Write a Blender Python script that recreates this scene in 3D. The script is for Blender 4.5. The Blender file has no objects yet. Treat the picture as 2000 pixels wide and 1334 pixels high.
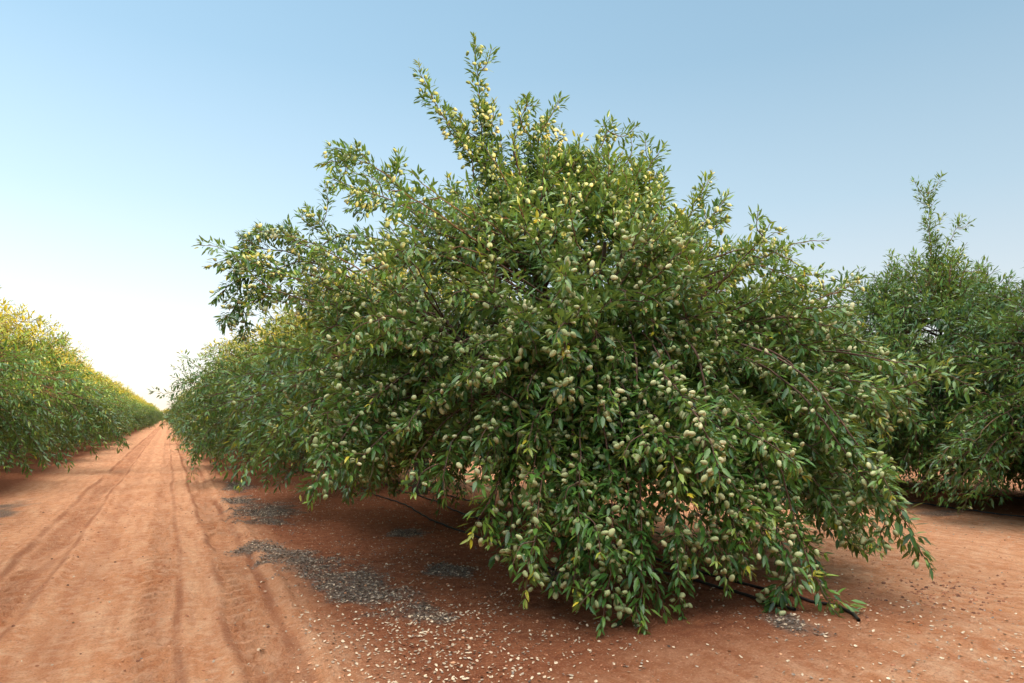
import bpy, math, random
import numpy as np
from mathutils import Vector
TH=math.radians(26.7); CT,ST=math.cos(TH),math.sin(TH)
def PQ(p,q,z=0.0): return np.array([p*CT-q*ST, p*ST+q*CT, z])
scene=bpy.context.scene
scene.view_settings.view_transform='Standard'; scene.view_settings.look='None'; scene.view_settings.exposure=0
def nz(v):
    v=np.asarray(v,float); return v/np.maximum(np.linalg.norm(v,axis=-1,keepdims=True),1e-9)
# ---------- numpy value noise
_rs=np.random.RandomState(5); _lat=_rs.rand(256,256)
def vnoise(x,y):
    xi=np.floor(x).astype(int); yi=np.floor(y).astype(int); fx=x-xi; fy=y-yi
    fx=fx*fx*(3-2*fx); fy=fy*fy*(3-2*fy)
    g=lambda a,b:_lat[a%256,b%256]
    return (g(xi,yi)*(1-fx)+g(xi+1,yi)*fx)*(1-fy)+(g(xi,yi+1)*(1-fx)+g(xi+1,yi+1)*fx)*fy
def fbm(x,y,o=4):
    s=0;a=.5
    for i in range(o):
        s=s+a*vnoise(x*2**i+i*17.3,y*2**i+i*9.1); a*=.5
    return s
# ---------- mesh builder
class MB:
    def __init__(s): s.v=[];s.f=[];s.k=[];s.m=[];s.a=[];s.n=0
    def add(s,v,f,mat,var):
        v=np.asarray(v,np.float32).reshape(-1,3); f=np.asarray(f,np.int32)
        s.v.append(v); s.f.append((f+s.n).ravel()); s.k.append(np.full(len(f),f.shape[1],np.int32))
        s.m.append(np.full(len(f),mat,np.int32))
        s.a.append(np.broadcast_to(np.asarray(var,np.float32),(len(v),)).copy()); s.n+=len(v)
    def build(s,name,mats,smooth=True):
        v=np.concatenate(s.v); f=np.concatenate(s.f); k=np.concatenate(s.k); m=np.concatenate(s.m); a=np.concatenate(s.a)
        me=bpy.data.meshes.new(name); me.vertices.add(len(v)); me.vertices.foreach_set('co',v.ravel())
        me.loops.add(len(f)); me.loops.foreach_set('vertex_index',f)
        me.polygons.add(len(k)); st=np.concatenate([[0],np.cumsum(k)[:-1]]).astype(np.int32)
        me.polygons.foreach_set('loop_start',st); me.polygons.foreach_set('loop_total',k)
        me.polygons.foreach_set('material_index',m)
        me.polygons.foreach_set('use_smooth',np.full(len(k),smooth))
        at=me.attributes.new('var','FLOAT','POINT'); at.data.foreach_set('value',a)
        for x in mats: me.materials.append(x)
        me.update(calc_edges=True); return me
def obj(name,me,parent=None,loc=None):
    o=bpy.data.objects.new(name,me); scene.collection.objects.link(o)
    if parent: o.parent=parent
    if loc is not None: o.location=loc
    return o
def tube(mb,pts,rad,sides,mat,var):
    pts=np.asarray(pts); n=len(pts); t=nz(np.gradient(pts,axis=0))
    ref=np.array([0.31,0.87,0.38]); u=nz(np.cross(t,ref)); w=np.cross(t,u)
    an=np.arange(sides)*2*math.pi/sides
    ring=u[:,None,:]*np.cos(an)[None,:,None]+w[:,None,:]*np.sin(an)[None,:,None]
    v=pts[:,None,:]+ring*np.asarray(rad)[:,None,None]
    i=np.arange(n-1)[:,None]*sides; j=np.arange(sides)[None,:]; j2=(j+1)%sides
    f=np.stack([i+j,i+j2,i+sides+j2,i+sides+j],-1).reshape(-1,4)
    mb.add(v,f,mat,var)
def leaves(mb,base,d,nr,L,W,bend,var,mat=1,hi=True):
    n=len(base); s=np.cross(d,nr)
    if hi: T=[(0,0),(.32,-1),(.32,0),(.32,1),(.68,-.8),(.68,0),(.68,.8),(1,0)]
    else: T=[(0,0),(.45,-1),(.45,0),(.45,1),(1,0)]
    V=[]
    for t,w in T:
        up=-bend*t*t*L+abs(w)*W*0.3
        V.append(base+d*(t*L)[:,None]+s*(w*W)[:,None]+nr*up[:,None])
    V=np.stack(V,1); k=len(T); o=(np.arange(n)*k)[:,None]
    if hi:
        tr=np.array([[0,2,1],[0,3,2],[4,5,7],[5,6,7]]); qd=np.array([[1,2,5,4],[2,3,6,5]])
        v=V.reshape(-1,3); vr=np.repeat(var,k)
        st=mb.n; mb.add(v,(o[:,:,None]+tr[None]).reshape(-1,3),mat,vr)
        q=(o[:,:,None]+qd[None]).reshape(-1,4)+st
        mb.f.append(q.ravel().astype(np.int32)); mb.k.append(np.full(len(q),4,np.int32)); mb.m.append(np.full(len(q),mat,np.int32))
    else:
        tr=np.array([[0,2,1],[0,3,2],[1,2,4],[2,3,4]])
        mb.add(V.reshape(-1,3),(o[:,:,None]+tr[None]).reshape(-1,3),mat,np.repeat(var,k))
def ell_template(nu,nv):
    vs=[[0,0,1.0]];fs4=[]
    for i in range(1,nv):
        ph=math.pi*i/nv
        for j in range(nu):
            a=2*math.pi*j/nu; r=math.sin(ph)*(1-.18*math.cos(ph))
            vs.append([r*math.cos(a),r*math.sin(a)*.82,math.cos(ph)])
    vs.append([0,0,-1.0]); last=len(vs)-1
    for i in range(nv-2):
        for j in range(nu):
            j2=(j+1)%nu; a=1+i*nu; fs4.append([a+j,a+nu+j,a+nu+j2,a+j2])
    tri=[[0,1+j,1+(j+1)%nu] for j in range(nu)]+[[last,1+(nv-2)*nu+(j+1)%nu,1+(nv-2)*nu+j] for j in range(nu)]
    return np.array(vs),np.array(tri),np.array(fs4)
def fruits(mb,c,ax,size,var,rs,nu=8,nv=6,mat=2):
    T,tri,qd=ell_template(nu,nv); n=len(c); k=len(T)
    ref=nz(rs.randn(n,3)); u=nz(np.cross(ax,ref)); w=np.cross(ax,u)
    V=c[:,None]+(u[:,None]*T[None,:,0:1]*.68+w[:,None]*T[None,:,1:2]*.68+ax[:,None]*T[None,:,2:3])*size[:,None,None]
    o=(np.arange(n)*k)[:,None]; st=mb.n
    mb.add(V.reshape(-1,3),(o[:,:,None]+tri[None]).reshape(-1,3),mat,np.repeat(var,k))
    q=(o[:,:,None]+qd[None]).reshape(-1,4)+st
    mb.f.append(q.ravel().astype(np.int32)); mb.k.append(np.full(len(q),4,np.int32)); mb.m.append(np.full(len(q),mat,np.int32))
# ---------- materials
def mat(name):
    m=bpy.data.materials.new(name); m.use_nodes=True; nt=m.node_tree; nt.nodes.clear()
    out=nt.nodes.new('ShaderNodeOutputMaterial'); return m,nt,out
def ramp(nt,fac,stops):
    r=nt.nodes.new('ShaderNodeValToRGB'); e=r.color_ramp.elements
    e[0].position,e[0].color=stops[0][0],(*stops[0][1],1); e[1].position,e[1].color=stops[-1][0],(*stops[-1][1],1)
    for p,c in stops[1:-1]:
        x=e.new(p); x.color=(*c,1)
    if fac is not None: nt.links.new(fac,r.inputs[0])
    return r
def attr(nt,n):
    a=nt.nodes.new('ShaderNodeAttribute'); a.attribute_name=n; return a
def noise(nt,scale,detail=4,rough=.55,vec=None,dist=0):
    n=nt.nodes.new('ShaderNodeTexNoise'); n.inputs['Scale'].default_value=scale; n.inputs['Detail'].default_value=detail
    n.inputs['Roughness'].default_value=rough; n.inputs['Distortion'].default_value=dist
    if vec is not None: nt.links.new(vec,n.inputs['Vector'])
    return n
def mixc(nt,fac,a,b,mode='MIX'):
    m=nt.nodes.new('ShaderNodeMix'); m.data_type='RGBA'; m.blend_type=mode
    for s,x in ((m.inputs[0],fac),(m.inputs[6],a),(m.inputs[7],b)):
        if hasattr(x,'links'): nt.links.new(x,s)
        elif isinstance(x,(int,float)): s.default_value=x
        else: s.default_value=(*x,1)
    return m.outputs[2]
def math_(nt,op,a,b=None,c=None,clamp=False):
    m=nt.nodes.new('ShaderNodeMath'); m.operation=op; m.use_clamp=clamp
    for i,x in enumerate((a,b,c)):
        if x is None: continue
        if hasattr(x,'links'): nt.links.new(x,m.inputs[i])
        else: m.inputs[i].default_value=x
    return m.outputs[0]
# leaf
LEAF,nt,out=mat('almond_leaf')
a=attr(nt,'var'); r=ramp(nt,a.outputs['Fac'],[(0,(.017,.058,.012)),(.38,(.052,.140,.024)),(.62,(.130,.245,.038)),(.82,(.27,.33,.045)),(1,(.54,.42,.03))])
geo=nt.nodes.new('ShaderNodeNewGeometry')
col=mixc(nt,geo.outputs['Backfacing'],r.outputs[0],mixc(nt,.4,r.outputs[0],(.15,.24,.09)))
P=nt.nodes.new('ShaderNodeBsdfPrincipled'); nt.links.new(col,P.inputs['Base Color']); P.inputs['Roughness'].default_value=.34
P.inputs['Specular IOR Level'].default_value=.5
tr=nt.nodes.new('ShaderNodeBsdfTranslucent'); nt.links.new(mixc(nt,.40,col,(.38,.40,.03)),tr.inputs[0])
ms=nt.nodes.new('ShaderNodeMixShader'); ms.inputs[0].default_value=.24
nt.links.new(P.outputs[0],ms.inputs[1]); nt.links.new(tr.outputs[0],ms.inputs[2]); nt.links.new(ms.outputs[0],out.inputs[0])
# fruit
FRUIT,nt,out=mat('almond_hull')
a=attr(nt,'var'); r=ramp(nt,a.outputs['Fac'],[(0,(.22,.27,.11)),(.5,(.39,.41,.19)),(1,(.60,.54,.30))])
P=nt.nodes.new('ShaderNodeBsdfPrincipled'); nt.links.new(r.outputs[0],P.inputs['Base Color'])
P.inputs['Roughness'].default_value=.8; P.inputs['Specular IOR Level'].default_value=.2
nt.links.new(P.outputs[0],out.inputs[0])
# bark
BARK,nt,out=mat('almond_bark')
a=attr(nt,'var'); r=ramp(nt,a.outputs['Fac'],[(0,(.055,.038,.030)),(.6,(.15,.068,.040)),(1,(.24,.11,.06))])
n=noise(nt,25,3,.7); P=nt.nodes.new('ShaderNodeBsdfPrincipled')
nt.links.new(mixc(nt,n.outputs[0],r.outputs[0],(.06,.04,.03)),P.inputs['Base Color']); P.inputs['Roughness'].default_value=.9
b=nt.nodes.new('ShaderNodeBump'); b.inputs['Strength'].default_value=.6; b.inputs['Distance'].default_value=.02
nt.links.new(n.outputs[0],b.inputs['Height']); nt.links.new(b.outputs[0],P.inputs['Normal']); nt.links.new(P.outputs[0],out.inputs[0])
TM=[BARK,LEAF,FRUIT]
# ---------- trees
PH=np.array([0,.2,.45,.58,.68,.78,.86,.93,.98,1.0]); PR0=np.array([.93,1.0,.98,.90,.80,.64,.46,.28,.14,.0])
PRM=np.array([.96,1.0,.98,.90,.77,.56,.38,.24,.13,.0])
def bez(a,b,c,d,n):
    t=np.linspace(0,1,n)[:,None]; return a*(1-t)**3+3*b*t*(1-t)**2+3*c*t*t*(1-t)+d*t**3
def smooth_poly(pts,n):
    pts=np.asarray(pts,float); m=len(pts); t=np.linspace(0,m-1,n); 
    P_=np.vstack([2*pts[0]-pts[1],pts,2*pts[-1]-pts[-2]]); i=np.minimum(t.astype(int),m-2); f=(t-i)[:,None]
    p0,p1,p2,p3=P_[i],P_[i+1],P_[i+2],P_[i+3]
    return .5*((2*p1)+(-p0+p2)*f+(2*p0-5*p1+4*p2-p3)*f*f+(-p0+3*p1-3*p2+p3)*f**3)
def make_tree(name,seed,H,Rf,zminf,nb,step,lpn,L0,frate,extra,hi,nu=8,nv=6,exd=.62,lamp=.34,sungold=0.,focus=None,spr=20,droopg=.12,PR=PR0,voff=0.):
    rs=np.random.RandomState(seed); mb=MB()
    zt=.75
    tp=np.array([[0,0,-.1],[.03,.0,.15],[.0,.03,.45],[.02,0,zt+.1]]); tube(mb,smooth_poly(tp,10),np.linspace(.17,.13,10)+np.array([.07,.03]+[0]*8),12,0,.15)
    nodes=[]; nsc=9
    for i in range(nsc):
        az=i*2*math.pi/nsc*1.0+rs.uniform(-.3,.3); R=Rf(az,.6)
        rr=R*rs.uniform(.42,.62) if i%3 else R*.15; ze=H*(rs.uniform(.52,.68) if i%3 else .74)
        o=np.array([math.cos(az),math.sin(az),0])
        A=np.array([0,0,zt]); E=o*rr+[0,0,ze]
        pts=bez(A,A+o*rr*.35+[0,0,(ze-zt)*.35],E-o*rr*.25-[0,0,(ze-zt)*.25],E,22)
        pts+=np.cumsum(rs.randn(22,3)*.018,0)*np.linspace(0,1,22)[:,None]
        tube(mb,pts,np.linspace(.09,.016,22),8,0,.3); nodes.append(pts[5:])
    nodes=np.concatenate(nodes)
    hh=np.linspace(0,1,300); rr=np.interp(hh,PH,PR); ds=np.hypot(np.gradient(hh)*H,np.gradient(rr)*3.4); wt=(rr*3.4+.35)*ds
    cdf=np.cumsum(wt)/wt.sum()
    br=[]
    cnt=0; nf=focus[0] if focus else 0
    while cnt<nb+nf+spr:
        if cnt<nb: az=rs.uniform(-math.pi,math.pi); h=np.interp(rs.rand(),cdf,hh); z=h*H
        elif cnt<nb+nf: az=math.radians(rs.uniform(focus[1],focus[2])); z=rs.uniform(focus[3],focus[4]); h=z/H
        else: az=rs.uniform(-math.pi,math.pi); h=rs.uniform(.42,.94); z=h*H
        zm=zminf(az)+abs(rs.randn())*.22
        if z<zm:
            if rs.rand()<.35: z=zm; h=z/H
            else: continue
        cnt+=1
        lump=1+lamp*(vnoise(np.array(az*2.4+seed*3.1+20),np.array(h*5.+seed))-.5)
        if not -1.9<az<1.9 and h<.6: lump=min(lump,1.04)
        rho=1-abs(rs.randn())*.09+.03 if rs.rand()<.74 else rs.uniform(.5,.9)
        isp=cnt>nb+nf
        if isp: rho=rs.uniform(1.02,1.08+.14*min(1,max(0,(h-.45)/.2))); z+=rs.uniform(.0,.4)
        r=np.interp(h,PH,PR)*Rf(az,h)*lump*rho
        if rho<.85: z=z*rs.uniform(.8,1.0)
        o=np.array([math.cos(az),math.sin(az),0]); Pt=o*r+[0,0,max(z,.06)]
        v=np.clip((h-.66)/.22,-1,1)*1.0+rs.randn()*.38
        if isp: v=rs.uniform(.0,.9)
        T=nz(o*(.30+.9*(1-min(1,abs(v))))+np.array([0,0,v])+rs.randn(3)*.22)
        want=o*r*.42+np.array([0,0,max(z*.75+.45,1.4)])
        S=nodes[np.argmin(((nodes-want)**2).sum(1)+rs.rand(len(nodes))*.12)]
        d=np.linalg.norm(Pt-S)
        lift=max(0,S[2]-z)*.25+.25
        if v<0:
            C1=S+(Pt-S)*[.45,.45,0]+[0,0,lift*.9]; C2=Pt-T*min(max(S[2]-z,.4)*.7,1.7)
        else:
            C1=S+(Pt-S)*.3+o*.1; C2=Pt-T*d*.35
        ll=min(rs.uniform(.7,1.25)+max(0,(1-h*1.6))*.7,d*.85)
        if rho<.85: ll*=.75
        br.append((bez(S,C1,C2,Pt,26),ll,h,.6 if isp else 1.0,.85 if isp else 1.0,step*(.75 if isp else 1)))
    for pl,ll,fr,ls in extra:
        br.append((smooth_poly(pl,30),ll,.6,fr,ls,step*(exd if ls<.9 else .8)))
    LB,LD,LN,LL,LV=[],[],[],[],[]; FC,FA,FS,FV=[],[],[],[]
    def foliate(pts,ll,h,fr,ls,stp,side):
        n=len(pts); pts=pts+np.cumsum(rs.randn(n,3)*.010,0)*np.linspace(0,1,n)[:,None]
        pts[:,2]=np.maximum(pts[:,2],.04)
        seg=np.linalg.norm(np.diff(pts,axis=0),axis=1); s=np.concatenate([[0],np.cumsum(seg)]); tot=s[-1]
        tube(mb,pts,np.linspace(.013 if side else .006,.003,n),5 if side else 4,0,.55+rs.rand()*.4)
        ss=np.arange(max(0,tot-ll),tot,stp*rs.uniform(.85,1.2)); 
        if len(ss)<2: return
        c=np.stack([np.interp(ss,s,pts[:,k]) for k in range(3)],1)
        t=nz(np.stack([np.interp(ss,s,np.gradient(pts[:,k])) for k in range(3)],1))
        fade=np.clip((tot-ss)/ll,0,1)
        k=max(2,int(lpn)); cc=np.repeat(c,k,0); tt=np.repeat(t,k,0); ff=np.repeat(fade,k)
        keep=rs.rand(len(cc))<(.97-.35*ff*(ff>.75)); cc,tt,ff=cc[keep],tt[keep],ff[keep]
        m=len(cc); pr=rs.randn(m,3); pr=nz(pr-(pr*tt).sum(1,keepdims=True)*tt)
        al=np.radians(rs.uniform(28,85,m))*(.65+.35*np.clip(ff*4,0,1))
        d=tt*np.cos(al)[:,None]+pr*np.sin(al)[:,None]
        g=droopg if tt[:,2].mean()<.4 else .0
        d=nz(d-np.array([0,0,g])*rs.uniform(-.6,1.6,m)[:,None])
        nr=np.array([0,0,1.0])+rs.randn(m,3)*.42+tt*.5*(tt[:,2:3]>.3)+pr*.35
        nr=nz(nr-(nr*d).sum(1,keepdims=True)*d)
        spur=rs.uniform(0,.07,m)*(ff>.05)
        LB.append(cc+pr*spur[:,None]); LD.append(d); LN.append(nr)
        LL.append(L0*ls*rs.uniform(.55,1.2,m)*(1-.25*(ff<.08)))
        bo=rs.randn()*.13+.39+voff
        LV.append(np.clip(bo+rs.randn(m)*.12+.28*(ff<.07)+.05*(pts[-1,2]/H-.5)+sungold*np.clip((cc[:,2]/H-.55)/.25,0,1),0,1))  # yellows leaf colour towards the crown top to paint in low sun
        fb=frate*fr*rs.choice([.2,.5,1.2,2.1])*(1.0 if h<.8 else .75)
        km=rs.poisson(fb,len(c))*(fade>.04)*(fade<.95); km=np.minimum(km,4)
        cf=np.repeat(c,km,0); tf=np.repeat(t,km,0); m=len(cf)
        if m:
            pr=rs.randn(m,3); pr=nz(pr-(pr*tf).sum(1,keepdims=True)*tf); sz=rs.uniform(.022,.036,m)*(1 if hi else 1.1)
            FC.append(cf+pr*(sz*1.1+rs.uniform(.01,.085,m))[:,None]-[0,0,.015]); FA.append(nz(pr+rs.randn(m,3)*.5-[0,0,.3])); FS.append(sz); FV.append(np.clip(.5+rs.randn()*.14+rs.randn(m)*.2,0,1))
        if side:
            for _ in range(rs.poisson(ll*1.9)):
                i=rs.randint(int(n*.45),n-3); tg=nz(pts[i+1]-pts[i-1]); q_=nz(rs.randn(3)); q_=nz(q_-(q_@tg)*tg)
                ln=rs.uniform(.15,.42); e1=pts[i]+(tg*.45+q_*.8)*ln*.6; e2=e1+nz(tg*.8+q_*.5+np.array([0,0,-.25 if tg[2]<.3 else .3]))*ln*.6
                foliate(smooth_poly([pts[i],e1,e2],7),ln*.9,h,fr,ls*.9,stp*.85,False)
    for pts,ll,h,fr,ls,stp in br: foliate(pts,ll,h,fr,ls,stp,True)
    LB=np.concatenate(LB); L=np.concatenate(LL)
    leaves(mb,LB,np.concatenate(LD),np.concatenate(LN),L,L*rs.uniform(.115,.155,len(L)),rs.uniform(-.05,.28,len(L)),np.concatenate(LV),1,hi)
    if FC:
        FC=np.concatenate(FC); fruits(mb,FC,np.concatenate(FA),np.concatenate(FS),np.concatenate(FV),rs,nu,nv)
    return mb.build(name,TM)
# main tree
BX,BY=.80,8.2
def Rmain(az,h):
    k=np.array([-180,-135,-90,-45,-15,0,45,90,135,180]); v=np.array([3.35,3.15,3.0,3.2,3.2,3.2,3.1,3.2,3.3,3.35])
    R=np.interp(math.degrees(az),k,v)
    lf=max(0,-math.cos(az)); rt=max(0,math.cos(az)); g=math.exp(-((h-.71)/.10)**2); g2=math.exp(-((h-.68)/.15)**2)
    return R*(1+.24*lf*g-.10*rt*g2)
def zmain(az):
    k=np.array([-180,-150,-118,-100,-60,-20,10,60,180]); v=np.array([.95,1.05,.85,.08,.02,.15,.4,.4,.6])
    return np.interp(math.degrees(az),k,v)
def W(*p): return [(x-BX,y-BY,z) for x,y,z in p]
EX=[]
def ex(ll,fr,ls,*p): EX.append((W(*p),ll,fr,ls))
ex(2.4,1.8,.85,(.2,7.9,3.2),(-.25,7.8,4.1),(-.36,7.75,4.9),(-.46,7.7,5.78))
ex(1.9,1.8,.85,(.3,7.9,3.2),(-.20,7.8,4.1),(-.30,7.75,4.7),(-.34,7.7,5.3))
ex(1.6,1.6,.8,(.1,7.9,3.2),(-.35,7.8,4.1),(-.48,7.75,4.6),(-.62,7.7,5.0))
ex(1.7,1.0,.85,(.1,7.9,3.6),(-.38,7.8,4.5),(-.80,7.75,5.0),(-1.06,7.7,5.60))
ex(1.5,1.4,.8,(.3,7.9,3.4),(-.10,7.8,4.3),(-.16,7.7,4.8),(-.14,7.65,5.15))
ex(1.3,1.0,.8,(.5,7.9,3.6),(.05,7.8,4.5),(.05,7.75,4.9),(.13,7.7,5.25))
ex(1.0,1,.8,(.6,7.8,3.6),(.35,7.7,4.4),(.40,7.7,4.95))
ex(1.2,1.,.8,(.8,7.9,3.5),(.80,7.8,4.2),(.98,7.75,4.6),(1.15,7.7,4.95))
ex(1.1,.8,.8,(1.1,8,3.4),(1.35,7.9,4.1),(1.72,7.8,4.74))
ex(1.0,.6,.8,(1.2,8,3.0),(1.85,7.9,3.7),(2.28,7.8,4.40))
ex(.9,.6,.8,(1.4,8,3.0),(2.0,7.9,3.55),(2.40,7.8,4.06))
ex(1.9,.6,.85,(.3,7.9,3.0),(-.82,7.8,3.7),(-1.35,7.7,4.28),(-1.75,7.7,4.46),(-2.08,7.6,4.34))
ex(1.2,1.6,.85,(.2,7.9,3.0),(-.9,7.7,3.75),(-1.4,7.6,3.95),(-1.8,7.5,3.85))
ex(1.2,1.6,.85,(.0,7.9,2.8),(-1.2,7.7,3.5),(-1.8,7.6,3.65),(-2.2,7.5,3.4))
ex(1.0,.4,.8,(-.9,7.9,3.0),(-1.9,7.8,3.5),(-2.36,7.8,4.02))
ex(1.7,1.0,.88,(-.9,8.1,2.7),(-2.2,8.1,3.4),(-2.9,8.0,3.6),(-3.45,8.0,3.42))
ex(1.5,.9,.88,(-.9,8.1,2.7),(-2.4,8.1,3.3),(-3.1,8.0,3.25),(-3.45,8.0,2.95))
ex(1.3,.9,.88,(-.9,8.1,2.5),(-2.3,8.1,3.0),(-3.0,7.8,2.9),(-3.2,7.7,2.5))
ex(1.3,1.3,.88,(-.9,8.1,2.5),(-2.1,7.9,3.3),(-2.6,7.7,3.3),(-2.9,7.6,2.9))
ex(1.4,1.2,.85,(-.9,8.1,2.7),(-2.2,8.1,3.5),(-2.8,8.0,3.75),(-3.15,8.0,3.70))
ex(1.4,.2,.95,(1.3,7.6,2.8),(2.1,7.2,3.25),(2.6,7.05,3.32),(2.98,7.0,3.10))
ex(1.2,.2,.95,(1.3,7.6,2.8),(2.1,7.2,3.10),(2.5,7.05,3.15),(2.9,7.0,2.9))
ex(2.4,1.6,1,(1.6,7.4,2.6),(2.5,6.2,2.1),(3.0,5.7,1.2),(3.35,5.6,.38))
ex(2.4,1.6,1,(1.6,7.4,2.6),(2.4,6.2,2.0),(2.85,5.7,1.2),(3.15,5.6,.55))
ex(2.4,1.6,1,(1.6,7.4,2.6),(2.5,6.5,2.2),(3.0,6.2,1.4),(3.3,6.1,.75))
ex(2.4,2.0,1,(1.6,7.2,2.4),(2.1,5.9,1.6),(2.3,5.4,.6),(2.5,5.2,.06))
ex(2.4,2.2,1,(1.6,7.2,2.4),(2.0,5.9,1.5),(2.1,5.4,.7),(2.2,5.3,.2))
for k,(x,y,z) in enumerate([(.71,5.0,.05),(1.05,5.05,.05),(1.35,5.2,.05),(1.2,5.1,.25),(.9,5.1,.2),(.5,5.2,.2),(.2,5.3,.25),(0,5.4,.3),(1.6,5.3,.25)]):
    ex(2.9,1.1,1,(.9+.2*math.sin(k*2.),7.2,2.8),(x+.05*math.sin(k*3),5.9,2.2),(x+.06*math.cos(k*2),y+.25,z+.95),(x,y,z))
ex(1.8,2.0,1,(-.2,7.4,2.6),(-1.1,6.2,1.9),(-1.55,5.7,1.3),(-1.7,5.5,.92))
me=make_tree('almond_tree',11,4.85,Rmain,zmain,720,.056,5.1,.118,.64,EX,True,exd=.46,lamp=.66,focus=(150,-118,-10,.15,2.6),spr=80,droopg=.06,PR=PRM,voff=.02)
obj('almond_tree',me,loc=(BX,BY,0))
# row variants
def spikes(seed,n,H,tall=None):
    rs=np.random.RandomState(seed); e=[]
    for i in range(n):
        a=rs.uniform(0,6.28); r=rs.uniform(.2,1.9); hb=H*(1-.10*r)
        x,y=r*math.cos(a),r*math.sin(a); dx,dy=rs.randn(2)*.15
        e.append(([(x*.6,y*.6,hb-1.1),(x,y,hb-.3),(x+dx,y+dy,hb+rs.uniform(.15,.6))],1.2,.5,.85))
    if tall: e+=tall
    return e
def zrow(az): return .2+.15*math.sin(az*3+1)
tallA=[([(0,0,3.4),(.05,0,4.5),(-.05,0,5.4),(-.1,0,6.15)],2.2,.2,.89),([(0,0,3.6),(.15,-.1,4.5),(.35,-.2,5.1),(.62,-.3,5.55)],1.6,.2,.89),([(0,0,3.6),(-.1,-.1,4.4),(-.05,-.2,5.4)],1.4,.2,.89)]
V=[make_tree('almond_tree_mesh_a',21,4.8,lambda a,h:3.05+.25*math.sin(2*a),lambda a:.10,860,.078,4.2,.15,.05,spikes(1,12,4.7,tallA),False,nu=5,nv=4,lamp=.5,exd=.5,focus=(110,-180,180,.1,1.6),voff=-.07),
   make_tree('almond_tree_mesh_b',22,4.9,lambda a,h:3.45+.25*math.sin(2*a+1),zrow,520,.085,4.2,.17,.07,spikes(2,18,4.8),False,nu=5,nv=4,lamp=.6,sungold=.8),
   make_tree('almond_tree_mesh_c',23,4.8,lambda a,h:3.5+.25*math.sin(3*a),zrow,520,.085,4.2,.17,.07,spikes(3,18,4.7),False,nu=5,nv=4,lamp=.6,sungold=.8)]
rs=np.random.RandomState(77)
def place(vi,p,q,rot,sc,parent=None,name='almond_tree',zs=None):
    o=obj(name,V[vi],parent); o.location=PQ(p,q); o.rotation_euler=(0,0,rot); o.scale=(sc,sc,sc*(zs or rs.uniform(.92,1.1))); return o
place(0,14.2,8.8,.2,1.0,zs=1.05); place(0,14.0,5.2,2.2,1.02,zs=.95); place(0,14.3,12.6,1.,1.,zs=.97)
for i in range(3): place(1+i%2,4.3+rs.uniform(-.2,.2),12.9+i*5.4,rs.uniform(0,6.28),1.0+rs.uniform(-.04,.04))
def empty(n):
    e=bpy.data.objects.new(n,None); scene.collection.objects.link(e); return e
E=empty('almond_tree_row')
for i in range(46): place(1+(i%2),4.3+rs.uniform(-.25,.25),28.8+i*5.4,rs.uniform(0,6.28),rs.uniform(.98,1.12),E,'row_tree')
E=empty('almond_tree_row')
for i in range(50): place(1+(i%2),-5.95+rs.uniform(-.25,.25),-14+i*5.5,rs.uniform(0,6.28),rs.uniform(.95,1.16),E,'row_tree')
E=empty('almond_tree_row')
for i in range(40): place(0,14.2+rs.uniform(-.25,.25),17.0+i*4.6,rs.uniform(0,6.28),rs.uniform(.93,1.06),E,'row_tree')
E=empty('almond_tree_row')
for i in range(22): place(0,24.2+rs.uniform(-.25,.25),6+i*5.2,rs.uniform(0,6.28),rs.uniform(.93,1.06),E,'row_tree')
E=empty('distant_trees')
for i in range(7): place(1+i%2,-14+i*4.5,300+rs.uniform(-2,2),rs.uniform(0,6.28),1.1,E,'distant_tree')
# ---------- sun direction and an added, unseen tree block that keeps low sun off the foreground
SUN_AZ=120; SUN_EL=12
e=math.radians(SUN_EL); az=math.radians(SUN_AZ); sd=Vector((math.sin(az)*math.cos(e),math.cos(az)*math.cos(e),math.sin(e)))
dx,dy=-math.sin(az),-math.cos(az)
E=empty('sun_blocker_trees')
for j,al in enumerate((-23,-27.5)):
    for i in range(15):
        l=-33+i*4.6+(2.3 if j else 0); x=dx*al-dy*l; y=dy*al+dx*l
        o=obj('sun_blocker_tree',V[1+(i+j)%2],E); o.location=(x,y,0); o.rotation_euler=(0,0,rs.uniform(0,6.28)); s=rs.uniform(1.15,1.25); o.scale=(s,s,1.88*rs.uniform(.95,1.05))
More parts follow.
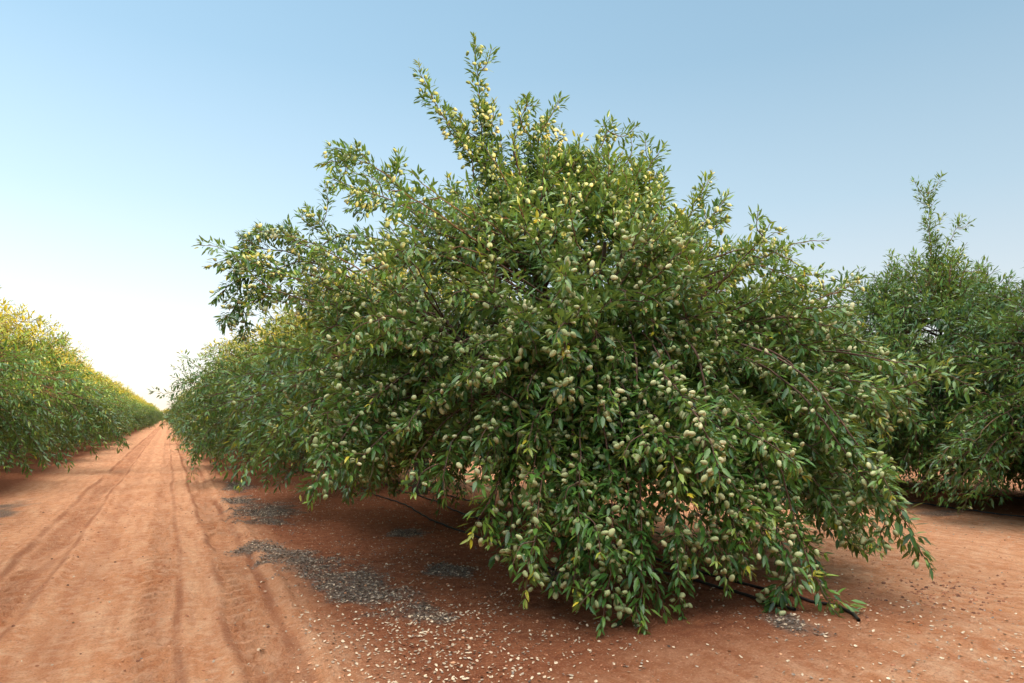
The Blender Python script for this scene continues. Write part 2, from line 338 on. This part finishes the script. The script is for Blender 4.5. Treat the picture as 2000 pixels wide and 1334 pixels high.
# ---------- ground
def axis(dense0,dense1,st,lo,hi,g=1.09):
    c=list(np.arange(dense0,dense1,st)); s=st
    x=dense1
    while x<hi: c.append(x); s*=g; x+=s
    c.append(hi); s=st; x=dense0-st
    lft=[]
    while x>lo: lft.append(x); s*=g; x-=s
    lft.append(lo); return np.array(lft[::-1]+c)
pa=axis(-3.2,7.5,.03,-900,900); qa=axis(1.5,12,.035,-500,1500,1.06)
Pg,Qg=np.meshgrid(pa,qa,indexing='ij')
RUTS=((.62,.16,.065),(-1.30,.17,.055),(-.75,.15,.02),(.95,.05,-.055),(.40,.05,-.04),(.80,.035,.045),(-1.02,.05,-.04),(-1.6,.07,-.045),(-.1,.12,.02),(.14,.04,-.02))
def wobf(p,q): return .08*(vnoise(q*.35,q*0+3.)-.5)+.03*(vnoise(q*2.,q*0+8.)-.5)
def hgt(p,q):
    near=np.exp(-(np.maximum(0,np.abs(p)-20)/20)**2)
    z=.06*(fbm(p*.35+3,q*.35,3)-.5)+.030*(fbm(p*2.3+9,q*2.0,4)-.5)
    rough=np.clip((p-.9)/.8,0,1)
    z+=(.014+rough*.030)*(fbm(p*8,q*8+5,3)-.5)
    for c,hh_ in ((4.4,.09),(14.2,.04),(-5.85,.09)): z+=hh_*np.exp(-((p-c)/1.3)**2)
    wob=wobf(p,q)
    for c,w,d in RUTS:
        z-=d*np.exp(-((p-c-wob)/w)**4)*np.clip(-.1+1.7*fbm(q*1.1+c*9,p*2.+1.,3),0,1.3)*np.clip((q+40)/10,0,1)
    for c in (.62,-1.30,-.1):
        m=np.exp(-((p-c-wob)/.17)**6); z+=m*.024*np.sign(np.sin(q*26+np.abs(p-c)*22))*np.clip((vnoise(q*.9+c*5,p*2)-.3)*4,0,1)
    return z*near
Z=hgt(Pg,Qg)
X=Pg*CT-Qg*ST; Y=Pg*ST+Qg*CT
ni,nj=Pg.shape; idx=np.arange(ni*nj).reshape(ni,nj)
f=np.stack([idx[:-1,:-1],idx[1:,:-1],idx[1:,1:],idx[:-1,1:]],-1).reshape(-1,4)
patches=[(.98,8.9,.38,.6),(1.25,7.9,.45,.7),(1.5,7.0,.5,.8),(1.65,6.1,.42,.7),(1.8,5.4,.3,.5),(1.45,12.2,.6,1.7),(1.2,14.2,.4,1.2),(4.15,3.55,.22,.3),(2.9,8.9,.3,.5),(11.6,7.0,.7,.4),(2.6,6.6,.3,.4),(1.4,17,.4,1.5),(3.4,5.6,.3,.4),(-2.6,14,.4,2.5),(10.4,8.6,.4,.6)]
def grey(p,q):
    g=np.zeros_like(p)
    for a_,b_,u,v in patches: g=np.maximum(g,np.exp(-(((p-a_)/u)**2+((q-b_)/v)**2)))
    return np.clip((g-.42+1.3*(fbm(p*3.5,q*3.5,4)-.47))*2.2,0,1)*np.clip(g*3,0,1)
mb=MB(); mb.add(np.stack([X,Y,Z],-1).reshape(-1,3),f,0,grey(Pg,Qg).ravel())
SOIL,nt,out=mat('red_soil')
me=mb.build('ground',[SOIL])
rowdark=np.clip((Pg-.85+.5*(fbm(Pg*1.2,Qg*.7,3)-.5))/.5,0,1)*np.clip((6.1-Pg)/1.2,0,1)*np.clip((Qg-2.6+1.2*(fbm(Pg,Qg,3)-.5))/1.2,0,1)  # darker, redder soil colour along the tree rows
rowdark=np.maximum(rowdark,np.clip((3.2-np.abs(Pg+5.85))/.7,0,1)); rowdark=np.maximum(rowdark,np.clip((2.6-np.abs(Pg-14.2))/1,0,1)*np.clip((Qg-3)/2,0,1))
at=me.attributes.new('rowsoil','FLOAT','POINT'); at.data.foreach_set('value',rowdark.ravel().astype(np.float32))
at=me.attributes.new('pq','FLOAT_VECTOR','POINT'); at.data.foreach_set('vector',np.stack([Pg,Qg,Z],-1).reshape(-1).astype(np.float32))
wob=wobf(Pg,Qg); trk=np.zeros_like(Pg)
for c,w,s_ in ((.80,.05,1.),(.62,.17,.5),(.42,.04,.9),(-1.30,.19,.6),(-1.08,.04,.9),(-.75,.15,.3),(-.1,.12,.35),(.08,.035,.8),(-1.55,.04,.9)): trk=np.maximum(trk,s_*np.exp(-((Pg-c-wob)/w)**4)*np.clip(-.4+2.6*fbm(Qg*1.3+c*9,Pg*6.,4),0,1))
at=me.attributes.new('track','FLOAT','POINT'); at.data.foreach_set('value',trk.ravel().astype(np.float32))
obj('ground',me)
pq=attr(nt,'pq').outputs['Vector']; rowa=attr(nt,'rowsoil').outputs['Fac']; gr=attr(nt,'var').outputs['Fac']; tk=attr(nt,'track').outputs['Fac']
st=nt.nodes.new('ShaderNodeMapping'); st.inputs['Scale'].default_value=(1,.12,1); nt.links.new(pq,st.inputs[0])
n1=noise(nt,1.1,5,.6,pq); n2=noise(nt,9,6,.65,pq); n3=noise(nt,7,6,.65,st.outputs[0]); n4=noise(nt,60,5,.75,pq); n5=noise(nt,260,3,.7,pq)
base=mixc(nt,ramp(nt,n1.outputs[0],[(.3,(0,0,0)),(.7,(1,1,1))]).outputs[0],(.64,.260,.112),(.74,.38,.205))
base=mixc(nt,ramp(nt,n3.outputs[0],[(.44,(0,0,0)),(.60,(.65,.65,.65))]).outputs[0],base,(.50,.180,.075))
base=mixc(nt,ramp(nt,n2.outputs[0],[(.45,(0,0,0)),(.72,(.7,.7,.7))]).outputs[0],base,(.82,.51,.32))
base=mixc(nt,math_(nt,'MULTIPLY',tk,.85,clamp=True),base,(.32,.11,.05))
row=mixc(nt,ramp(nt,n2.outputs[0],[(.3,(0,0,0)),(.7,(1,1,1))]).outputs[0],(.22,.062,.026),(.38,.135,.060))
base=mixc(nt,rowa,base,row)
base=mixc(nt,math_(nt,'MULTIPLY',ramp(nt,n4.outputs[0],[(.36,(1,1,1)),(.48,(0,0,0))]).outputs[0],.42),base,(.17,.07,.04))
base=mixc(nt,math_(nt,'MULTIPLY',ramp(nt,n4.outputs[0],[(.56,(0,0,0)),(.66,(1,1,1))]).outputs[0],.35),base,(.82,.56,.38))
grc=mixc(nt,ramp(nt,n4.outputs[0],[(.4,(0,0,0)),(.6,(1,1,1))]).outputs[0],(.09,.062,.045),(.25,.20,.155))
base=mixc(nt,math_(nt,'MULTIPLY',gr,ramp(nt,n4.outputs[0],[(.3,(1,1,1)),(.75,(.6,.6,.6))]).outputs[0]),base,grc)
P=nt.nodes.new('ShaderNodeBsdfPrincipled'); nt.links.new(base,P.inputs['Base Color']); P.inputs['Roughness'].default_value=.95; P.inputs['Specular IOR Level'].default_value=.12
hh=math_(nt,'ADD',math_(nt,'MULTIPLY',n2.outputs[0],1.0),math_(nt,'ADD',math_(nt,'MULTIPLY',n4.outputs[0],.38),math_(nt,'MULTIPLY',n5.outputs[0],.12)))
b=nt.nodes.new('ShaderNodeBump'); b.inputs['Strength'].default_value=1.0; b.inputs['Distance'].default_value=.09
nt.links.new(hh,b.inputs['Height']); nt.links.new(b.outputs[0],P.inputs['Normal']); nt.links.new(P.outputs[0],out.inputs[0])
# ---------- litter
LIT,nt,out=mat('dry_hull_litter')
a=attr(nt,'var'); r=ramp(nt,a.outputs['Fac'],[(0,(.05,.038,.03)),(.35,(.23,.18,.14)),(.6,(.44,.32,.21)),(1,(.70,.54,.37))])
P=nt.nodes.new('ShaderNodeBsdfPrincipled'); nt.links.new(r.outputs[0],P.inputs['Base Color']); P.inputs['Roughness'].default_value=.9; nt.links.new(P.outputs[0],out.inputs[0])
rs=np.random.RandomState(9); mb=MB()
def flakes(p,q,size,var):
    n=len(p); z=hgt(p,q); base=np.stack([p*CT-q*ST,p*ST+q*CT,z+.006],-1)
    yaw=rs.uniform(0,6.28,n); nr=nz(np.stack([rs.randn(n)*.35,rs.randn(n)*.35,np.ones(n)],-1))
    d=np.stack([np.cos(yaw),np.sin(yaw),np.zeros(n)],-1); d=nz(d-(d*nr).sum(1,keepdims=True)*nr); s=np.cross(nr,d)
    k=6; an=np.arange(k)*2*math.pi/k; rad=rs.uniform(.65,1.1,(n,k)); el=rs.uniform(.45,.9,n)
    ring=base[:,None]+d[:,None]*(np.cos(an)[None]*rad*size[:,None])[...,None]+s[:,None]*(np.sin(an)[None]*rad*(size*el)[:,None])[...,None]+nr[:,None]*(size*.25*rs.rand(n))[:,None,None]
    c=base[:,None]-nr[:,None]*.002
    Vv=np.concatenate([c,ring],1); o=(np.arange(n)*(k+1))[:,None,None]
    t=np.array([[0,1+j,1+(j+1)%k] for j in range(k)])[None]
    mb.add(Vv.reshape(-1,3),(o+t).reshape(-1,3),0,np.repeat(var,k+1))
n=13000; p=rs.normal(2.9,1.7,n); q=rs.uniform(2.2,20,n); keep=(p>.5+rs.rand(n)*.8)&(fbm(p*1.5,q*1.5,3)>.42+.1*rs.randn(n)); p,q=p[keep],q[keep]
flakes(p,q,rs.uniform(.005,.018,len(p)),np.clip(rs.normal(.62,.22,len(p)),0,1))
n=1500; p=rs.normal(1.6,.5,n); q=rs.normal(4.6,.9,n); flakes(p,q,rs.uniform(.006,.018,n),np.clip(rs.normal(.7,.18,n),0,1))
n=2400; p=rs.uniform(-6,14,n); q=rs.uniform(1.5,14,n); flakes(p,q,rs.uniform(.004,.013,n),np.clip(rs.normal(.7,.2,n),0,1))
n=400; p=rs.normal(5.3,.9,n); q=rs.normal(3.1,.7,n); flakes(p,q,rs.uniform(.006,.016,n),np.clip(rs.normal(.7,.2,n),0,1))
n=3000; p=rs.uniform(9,17,n); q=rs.uniform(4,20,n); flakes(p,q,rs.uniform(.010,.022,n),np.clip(rs.normal(.6,.2,n),0,1))
p=rs.uniform(.3,5,160000); q=rs.uniform(2.5,19,160000); g=grey(p,q); keep=rs.rand(len(p))<g*.8; p,q=p[keep],q[keep]
flakes(p,q,rs.uniform(.006,.018,len(p)),np.clip(rs.normal(.34,.2,len(p)),0,1))
obj('leaf_litter',mb.build('leaf_litter',[LIT],False))
CL,nt,out=mat('soil_clod'); a=attr(nt,'var'); r=ramp(nt,a.outputs['Fac'],[(0,(.10,.045,.03)),(.5,(.42,.17,.085)),(1,(.58,.30,.16))])
P=nt.nodes.new('ShaderNodeBsdfPrincipled'); nt.links.new(r.outputs[0],P.inputs['Base Color']); P.inputs['Roughness'].default_value=1; nt.links.new(P.outputs[0],out.inputs[0])
mb=MB()
def clods(p,q,size,var):
    T,tri,qd=ell_template(6,4); n=len(p); k=len(T); c=np.stack([p*CT-q*ST,p*ST+q*CT,hgt(p,q)+size*.25],-1)
    Vv=c[:,None]+T[None]*size[:,None,None]*rs.uniform(.6,1.3,(n,k))[...,None]*np.array([1,1,.6]); o=(np.arange(n)*k)[:,None,None]
    st=mb.n; mb.add(Vv.reshape(-1,3),(o+tri[None]).reshape(-1,3),0,np.repeat(var,k))
    qq=(o+qd[None]).reshape(-1,4)+st; mb.f.append(qq.ravel().astype(np.int32)); mb.k.append(np.full(len(qq),4,np.int32)); mb.m.append(np.zeros(len(qq),np.int32))
n=7000; p=rs.uniform(-3,12,n); q=rs.uniform(1.5,16,n); clods(p,q,rs.uniform(.003,.010,n)*rs.choice([1,1,1,1.7],n),rs.uniform(.35,1,n))
n=260; p=rs.normal(6.3,.6,n); q=rs.normal(3.8,.3,n); clods(p,q,rs.uniform(.006,.020,n)*rs.choice([.6,1,1],n),rs.rand(n)*.6)
n=60; p=rs.normal(-.2,1.0,n); q=rs.uniform(3,14,n); clods(p,q,rs.uniform(.008,.018,n),rs.rand(n)*.35)
obj('soil_clods',mb.build('soil_clods',[CL],False))
HO,nt,out=mat('black_poly_hose'); P=nt.nodes.new('ShaderNodeBsdfPrincipled'); P.inputs['Base Color'].default_value=(.018,.016,.016,1); P.inputs['Roughness'].default_value=.45; nt.links.new(P.outputs[0],out.inputs[0])
def hose(p0,q0,q1,ph,tail=None):
    q=np.concatenate([np.arange(q0,min(q1,25),.15),np.arange(25,q1,2.)]) if q1>25 else np.arange(q0,q1,.15)
    p=p0+.10*np.sin(q*.5+ph)+.04*np.sin(q*1.7+ph)
    if tail: 
        tp=np.array(tail); p=np.concatenate([tp[:,0],p]); q=np.concatenate([tp[:,1],q])
    z=hgt(p,q)+.014; pts=np.stack([p*CT-q*ST,p*ST+q*CT,z],-1); m=MB(); tube(m,pts,np.full(len(pts),.013),8,0,0)
    obj('irrigation_hose',m.build('irrigation_hose',[HO]))
hose(4.25,3.75,120,.3); hose(4.75,3.9,120,2.0,[(4.55,3.35),(4.7,3.5),(4.78,3.7)])
hose(3.6,6.,120,1.0)
hose(12.4,4.5,100,1.); hose(14.6,4.,100,.2)
# ---------- world / sun / camera
w=bpy.data.worlds.new('World'); scene.world=w; w.use_nodes=True; nt=w.node_tree; nt.nodes.clear()
out=nt.nodes.new('ShaderNodeOutputWorld'); bg=nt.nodes.new('ShaderNodeBackground'); sky=nt.nodes.new('ShaderNodeTexSky'); sky.sky_type='NISHITA'
sky.sun_disc=False; sky.sun_elevation=math.radians(SUN_EL); sky.sun_rotation=math.radians(SUN_AZ); sky.air_density=1.0; sky.dust_density=1.0; sky.ozone_density=1.5
tc=nt.nodes.new('ShaderNodeTexCoord'); sp=nt.nodes.new('ShaderNodeSeparateXYZ'); nt.links.new(tc.outputs['Generated'],sp.inputs[0])
z=sp.outputs[2]
# sky gradient, pale at the horizon; brightened overhead and behind as added fill light
hz=ramp(nt,z,[(0,(1,.85,.70)),(.05,(.98,.92,.85)),(.14,(.82,.88,.92)),(.28,(.57,.75,.87)),(.45,(.38,.59,.76)),(.62,(.30,.51,.70)),(.85,(.94,.90,.84)),(1,(1,.95,.88))])
sidx=math_(nt,'MULTIPLY_ADD',sp.outputs[0],-.26,.98)
up=math_(nt,'MULTIPLY_ADD',math_(nt,'MAXIMUM',math_(nt,'SUBTRACT',z,.60),0.0),12.0,1.0)
bk=math_(nt,'MULTIPLY_ADD',math_(nt,'MAXIMUM',math_(nt,'MULTIPLY',sp.outputs[1],-1.0),0.0),1.2,1.0)
vs=nt.nodes.new('ShaderNodeVectorMath'); vs.operation='SCALE'; nt.links.new(hz.outputs[0],vs.inputs[0]); nt.links.new(math_(nt,'MULTIPLY',math_(nt,'MULTIPLY',sidx,up),bk),vs.inputs[3])
vk=nt.nodes.new('ShaderNodeVectorMath'); vk.operation='SCALE'; nt.links.new(sky.outputs[0],vk.inputs[0]); vk.inputs[3].default_value=.05
vh=nt.nodes.new('ShaderNodeVectorMath'); vh.operation='SCALE'; nt.links.new(vs.outputs[0],vh.inputs[0]); vh.inputs[3].default_value=.95
va=nt.nodes.new('ShaderNodeVectorMath'); va.operation='ADD'
nt.links.new(vh.outputs[0],va.inputs[0]); nt.links.new(vk.outputs[0],va.inputs[1])
bg.inputs['Strength'].default_value=1.0
nt.links.new(va.outputs[0],bg.inputs[0]); nt.links.new(bg.outputs[0],out.inputs[0])
sl=bpy.data.lights.new('sun','SUN'); sl.energy=7; sl.angle=math.radians(1.0); sl.color=(1,.76,.32); so=bpy.data.objects.new('sun',sl); scene.collection.objects.link(so)
so.rotation_euler=(-sd).to_track_quat('-Z','Y').to_euler(); so.location=sd*50
cam=bpy.data.cameras.new('camera'); co=bpy.data.objects.new('camera',cam); scene.collection.objects.link(co); scene.camera=co
cam.lens=24; cam.sensor_width=36; cam.shift_y=.074; cam.clip_end=5000; co.location=(0,0,1.6); co.rotation_euler=(math.radians(90),0,0)
